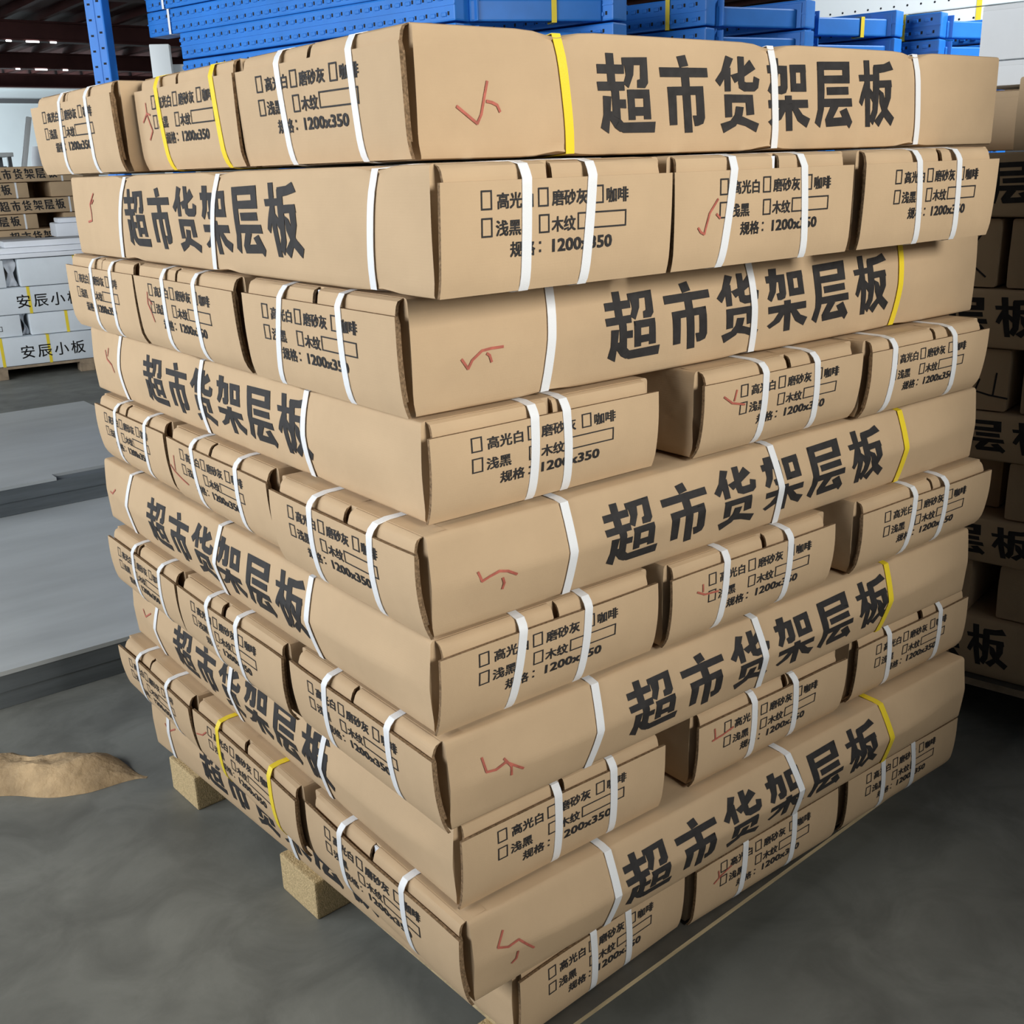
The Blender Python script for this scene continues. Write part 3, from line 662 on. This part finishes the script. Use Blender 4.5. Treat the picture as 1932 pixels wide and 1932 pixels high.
for q, (a, z, t, nm) in enumerate(((.045, .828, .03, 'bottom'), (.15, .860, .038, 'middle'), (.185, .900, .040, 'top'))):
    mb = MB(); mb.box((0, 0, 0), (.9, .35, t), 0, None, .004); o = mb.build('white_shelf', M_foam, None, 40); o.location = atw(a, .0 + .02 * q, z); o.rotation_euler.z = R(AZ)
    tag(o, f'{nm} white shelf panel lying on the white cartons', 'panel', 'white panels on the white cartons')
mb = MB(); mb.box((0, 0, 0), (.95, .6, .02)); mb.box((.02, .01, .02), (.93, .58, .105), 0, None, .01); o = mb.build('grey_sheet_pile', M_sheet, None, 40); o.location = atw(-.45, .42, .828); o.rotation_euler.z = R(AZ)
tag(o, 'flat grey sheet pile lying behind the white shelf panels', 'sheet pile')
mb = MB(); mb.box((0, 0, 0), (.40, .25, .10), 0, None, .012); mb.box((.03, .03, .10), (.38, .22, .135), 0, None, .01); o = mb.build('foam_block', M_foam, None, 40); o.location = atw(.60, .45, .9345 - .0015); o.rotation_euler.z = R(AZ)
tag(o, 'bright white foam block lying on the grey sheets, far left', 'foam block')

# ------------------------------------------------------------------ brown stack behind it
M_card2 = M_card
ZB = [.855, .975, 1.091, 1.21, 1.329, 1.448]
def small_carton(x0, x1, z0, z1, label, tx=None, y=8.30):
    L = x1 - x0; h = z1 - z0 - .004
    root = empty('carton', ((x0 + x1) / 2, y + .3, z0), R(-3.5), label, 'carton', 'cartons of the distant brown stack')
    mb = MB(); mb.box((-L / 2, -.3, 0), (L / 2, .3, h), 0, None, .008)
    if tx is not None:
        for q in LONG:
            pts = [((u - .283) * .78 + tx - (x0 + x1) / 2, v * h) for u, v in q]
            pts = [(a, b) for a, b in pts]
            if max(a for a, b in pts) < L / 2 and min(a for a, b in pts) > -L / 2: mb.add([(a, -.301, b) for a, b in pts], [list(range(len(pts)))], 1)
    mb.build('carton_body', [M_card2, M_print], root, 40)
    if tx is not None:
        sb = MB(); x = tx + .53 - (x0 + x1) / 2
        if x < L / 2 - .02:
            strap_loop(sb, [(x, -.3008, -.001), (x, -.3008, h + .001), (x, .3, h + .001), (x, .3, -.001)], (1, 0, 0), .014, .001, True); tag(sb.build('strap', M_strapw, root), 'white strap')
small_carton(1.25, 2.25, ZB[4], ZB[5], 'distant brown lettered carton, topmost of the far left brown stack', 1.555)
small_carton(1.27, 2.27, ZB[2], ZB[3], 'distant brown lettered carton, third row of the far left brown stack', 1.585)
small_carton(1.29, 2.29, ZB[0], ZB[1], 'distant brown lettered carton, fifth row, just above the grey sheets', 1.63)
small_carton(.95, 1.815, ZB[3], ZB[4], 'distant brown carton left of the dark gap, second row', 1.195)
small_carton(1.99, 2.45, ZB[3], ZB[4], 'distant brown carton right of the dark gap, second row')
small_carton(.98, 1.85, ZB[1], ZB[2], 'distant brown carton left of the dark gap, fourth row', 1.225)
small_carton(2.06, 2.5, ZB[1], ZB[2], 'distant brown carton right of the dark gap, fourth row')
mb = MB(); mb.box((.95, 8.34, 0), (2.4, 9.0, .853), 0, None, .01); o = mb.build('lower_carton', M_card, None, 40); tag(o, 'large brown carton carrying the distant brown stack, behind the white cartons', 'carton')
mb = MB(); mb.box((1.2, 9.02, 0), (2.6, 9.4, 1.40), 0, None, .01); o = mb.build('gap_backing_box', M_card, None, 40); tag(o, 'tall brown box added behind the distant brown stack to darken its gaps', 'carton')  # backing added so the gaps in the stack look dark

# ------------------------------------------------------------------ sheets on the floor, paper, far odds and ends
def sheets(name, lo, hi, label, notch=None):
    root = empty(name, ((lo[0] + hi[0]) / 2, (lo[1] + hi[1]) / 2, lo[2]), 0, label, 'sheet bundle', 'grey sheet bundles on the floor')
    o = Vector(root.location)
    n = 2; t = (hi[2] - lo[2] - .012) / n
    mb = MB()
    for i in range(n):
        d = .004 * ((i * 7) % 3 - 1)
        mb.box((lo[0] - o.x + d, lo[1] - o.y + abs(d), i * t + .0008), (hi[0] - o.x + d, hi[1] - o.y, (i + 1) * t - .0002), 0)
    mb.build('sheet_core', M_sheetside, root)
    mb = MB(); z = hi[2] - lo[2]
    x1 = notch if notch else hi[0]
    mb.box((lo[0] - o.x, lo[1] - o.y - .002, z - .012), (x1 - o.x, hi[1] - o.y, z))
    if notch: mb.box((notch - o.x, lo[1] - o.y + .06, z - .012), (hi[0] - o.x, hi[1] - o.y, z))
    mb.build('top_sheet', M_sheet, root)
sheets('sheet_bundle', (-2.6, 1.877, 0), (.985, 4.78, .107), 'lower bundle of grey sheets lying on the floor left of the stack')
sheets('sheet_bundle', (-2.4, 3.325, .1072), (.985, 4.80, .225), 'upper bundle of grey sheets resting on the lower bundle', notch=.42)
mb = MB(); rows = []; P = Vector((.005, 1.285)); V = (Vector((-.60, 1.80)) - P); Ln = V.length; V.normalize(); Nn = Vector((-V.y, V.x))
for i in range(61):
    t = i / 60; row = []
    wd = .075 * sm(min(1, t / .16)) * (1 + .25 * noise.noise(Vector((t * 7, 2, 0)))) + .004; ctr = .02 * noise.noise(Vector((t * 4, 9, 1)))
    for j in range(15):
        s_ = j / 14 * 2 - 1
        hgt = .048 * sm(min(1, t / .22)) * max(0, 1 - abs(s_) ** 2.6) * (1 + .35 * noise.noise(Vector((t * 9, s_ * 2, 4))) + .18 * noise.noise(Vector((t * 40, s_ * 5, 8))))
        q = P + V * (t * Ln) + Nn * (s_ * wd + ctr)
        row.append((q.x, q.y, .0006 + hgt))
    rows.append(row)
mb.grid(rows); mb.grid([[(x, y, .0003) for x, y, z in r] for r in rows])
tag(mb.build('packing_paper', M_paper, None, 50), 'crumpled strip of brown packing paper lying on the floor at the left edge', 'packing paper')
for x, y, w, h, nm in ((1.545, 4.58, .095, 1.955, 'taller'), (1.655, 4.62, .09, 1.87, 'shorter')):
    mb = MB(); mb.box((-w / 2, -.03, 0), (w / 2, .03, h), 0, None, .006); o = mb.build('white_column', M_whitemetal, None, 40); o.location = (x, y, 0); o.rotation_euler.z = R(-30)
    tag(o, f'{nm} white steel post standing behind the top left cartons', 'post', 'white posts behind the stack')
mb = MB(); mb.bar((2.42, 12.1, .02), (2.93, 12.1, 2.0), .05, .05, bev=.006); tag(mb.build('leaning_pole', M_whitemetal, None, 40), 'slim white pole leaning far away by the back wall', 'pole')
root = empty('white_table', (2.45, 12.75, 0), 0, 'far white work table left of the leaning pole', 'table')
mb = MB(); mb.box((-.5, -.25, 1.60), (.36, .25, 1.645), 0, None, .005); mb.build('table_top', M_whitemetal, root)
for sx in (-.46, .30):
    for sy in (-.2, .2):
        mb = MB(); mb.box((sx, sy - .02, 0), (sx + .04, sy + .02, 1.60)); mb.build('leg', M_steelgrey, root)
mb = MB(); mb.box((-.44, -.2, .9), (.28, .2, 1.5)); mb.build('drawer_box', M_steelgrey, root)
mb = MB(); rows = []
for i in range(13):
    z = i / 12 * 1.72; r_ = .30 * (1 - .35 * (i / 12) ** 3); rows.append([(r_ * (1 + .12 * noise.noise(Vector((math.cos(a) * 2, math.sin(a) * 2, z * 3)))) * math.cos(a), r_ * math.sin(a), z) for a in [k * math.pi / 8 for k in range(16)]])
mb.grid(rows, closed=True); mb.f.append(list(range(len(mb.v) - 16, len(mb.v)))); mb.m.append(0)
o = mb.build('wrapped_bundle', M_foam, None, 60); o.location = (3.38, 13.1, 0); tag(o, 'white wrapped bundle far away right of the leaning pole', 'bundle')
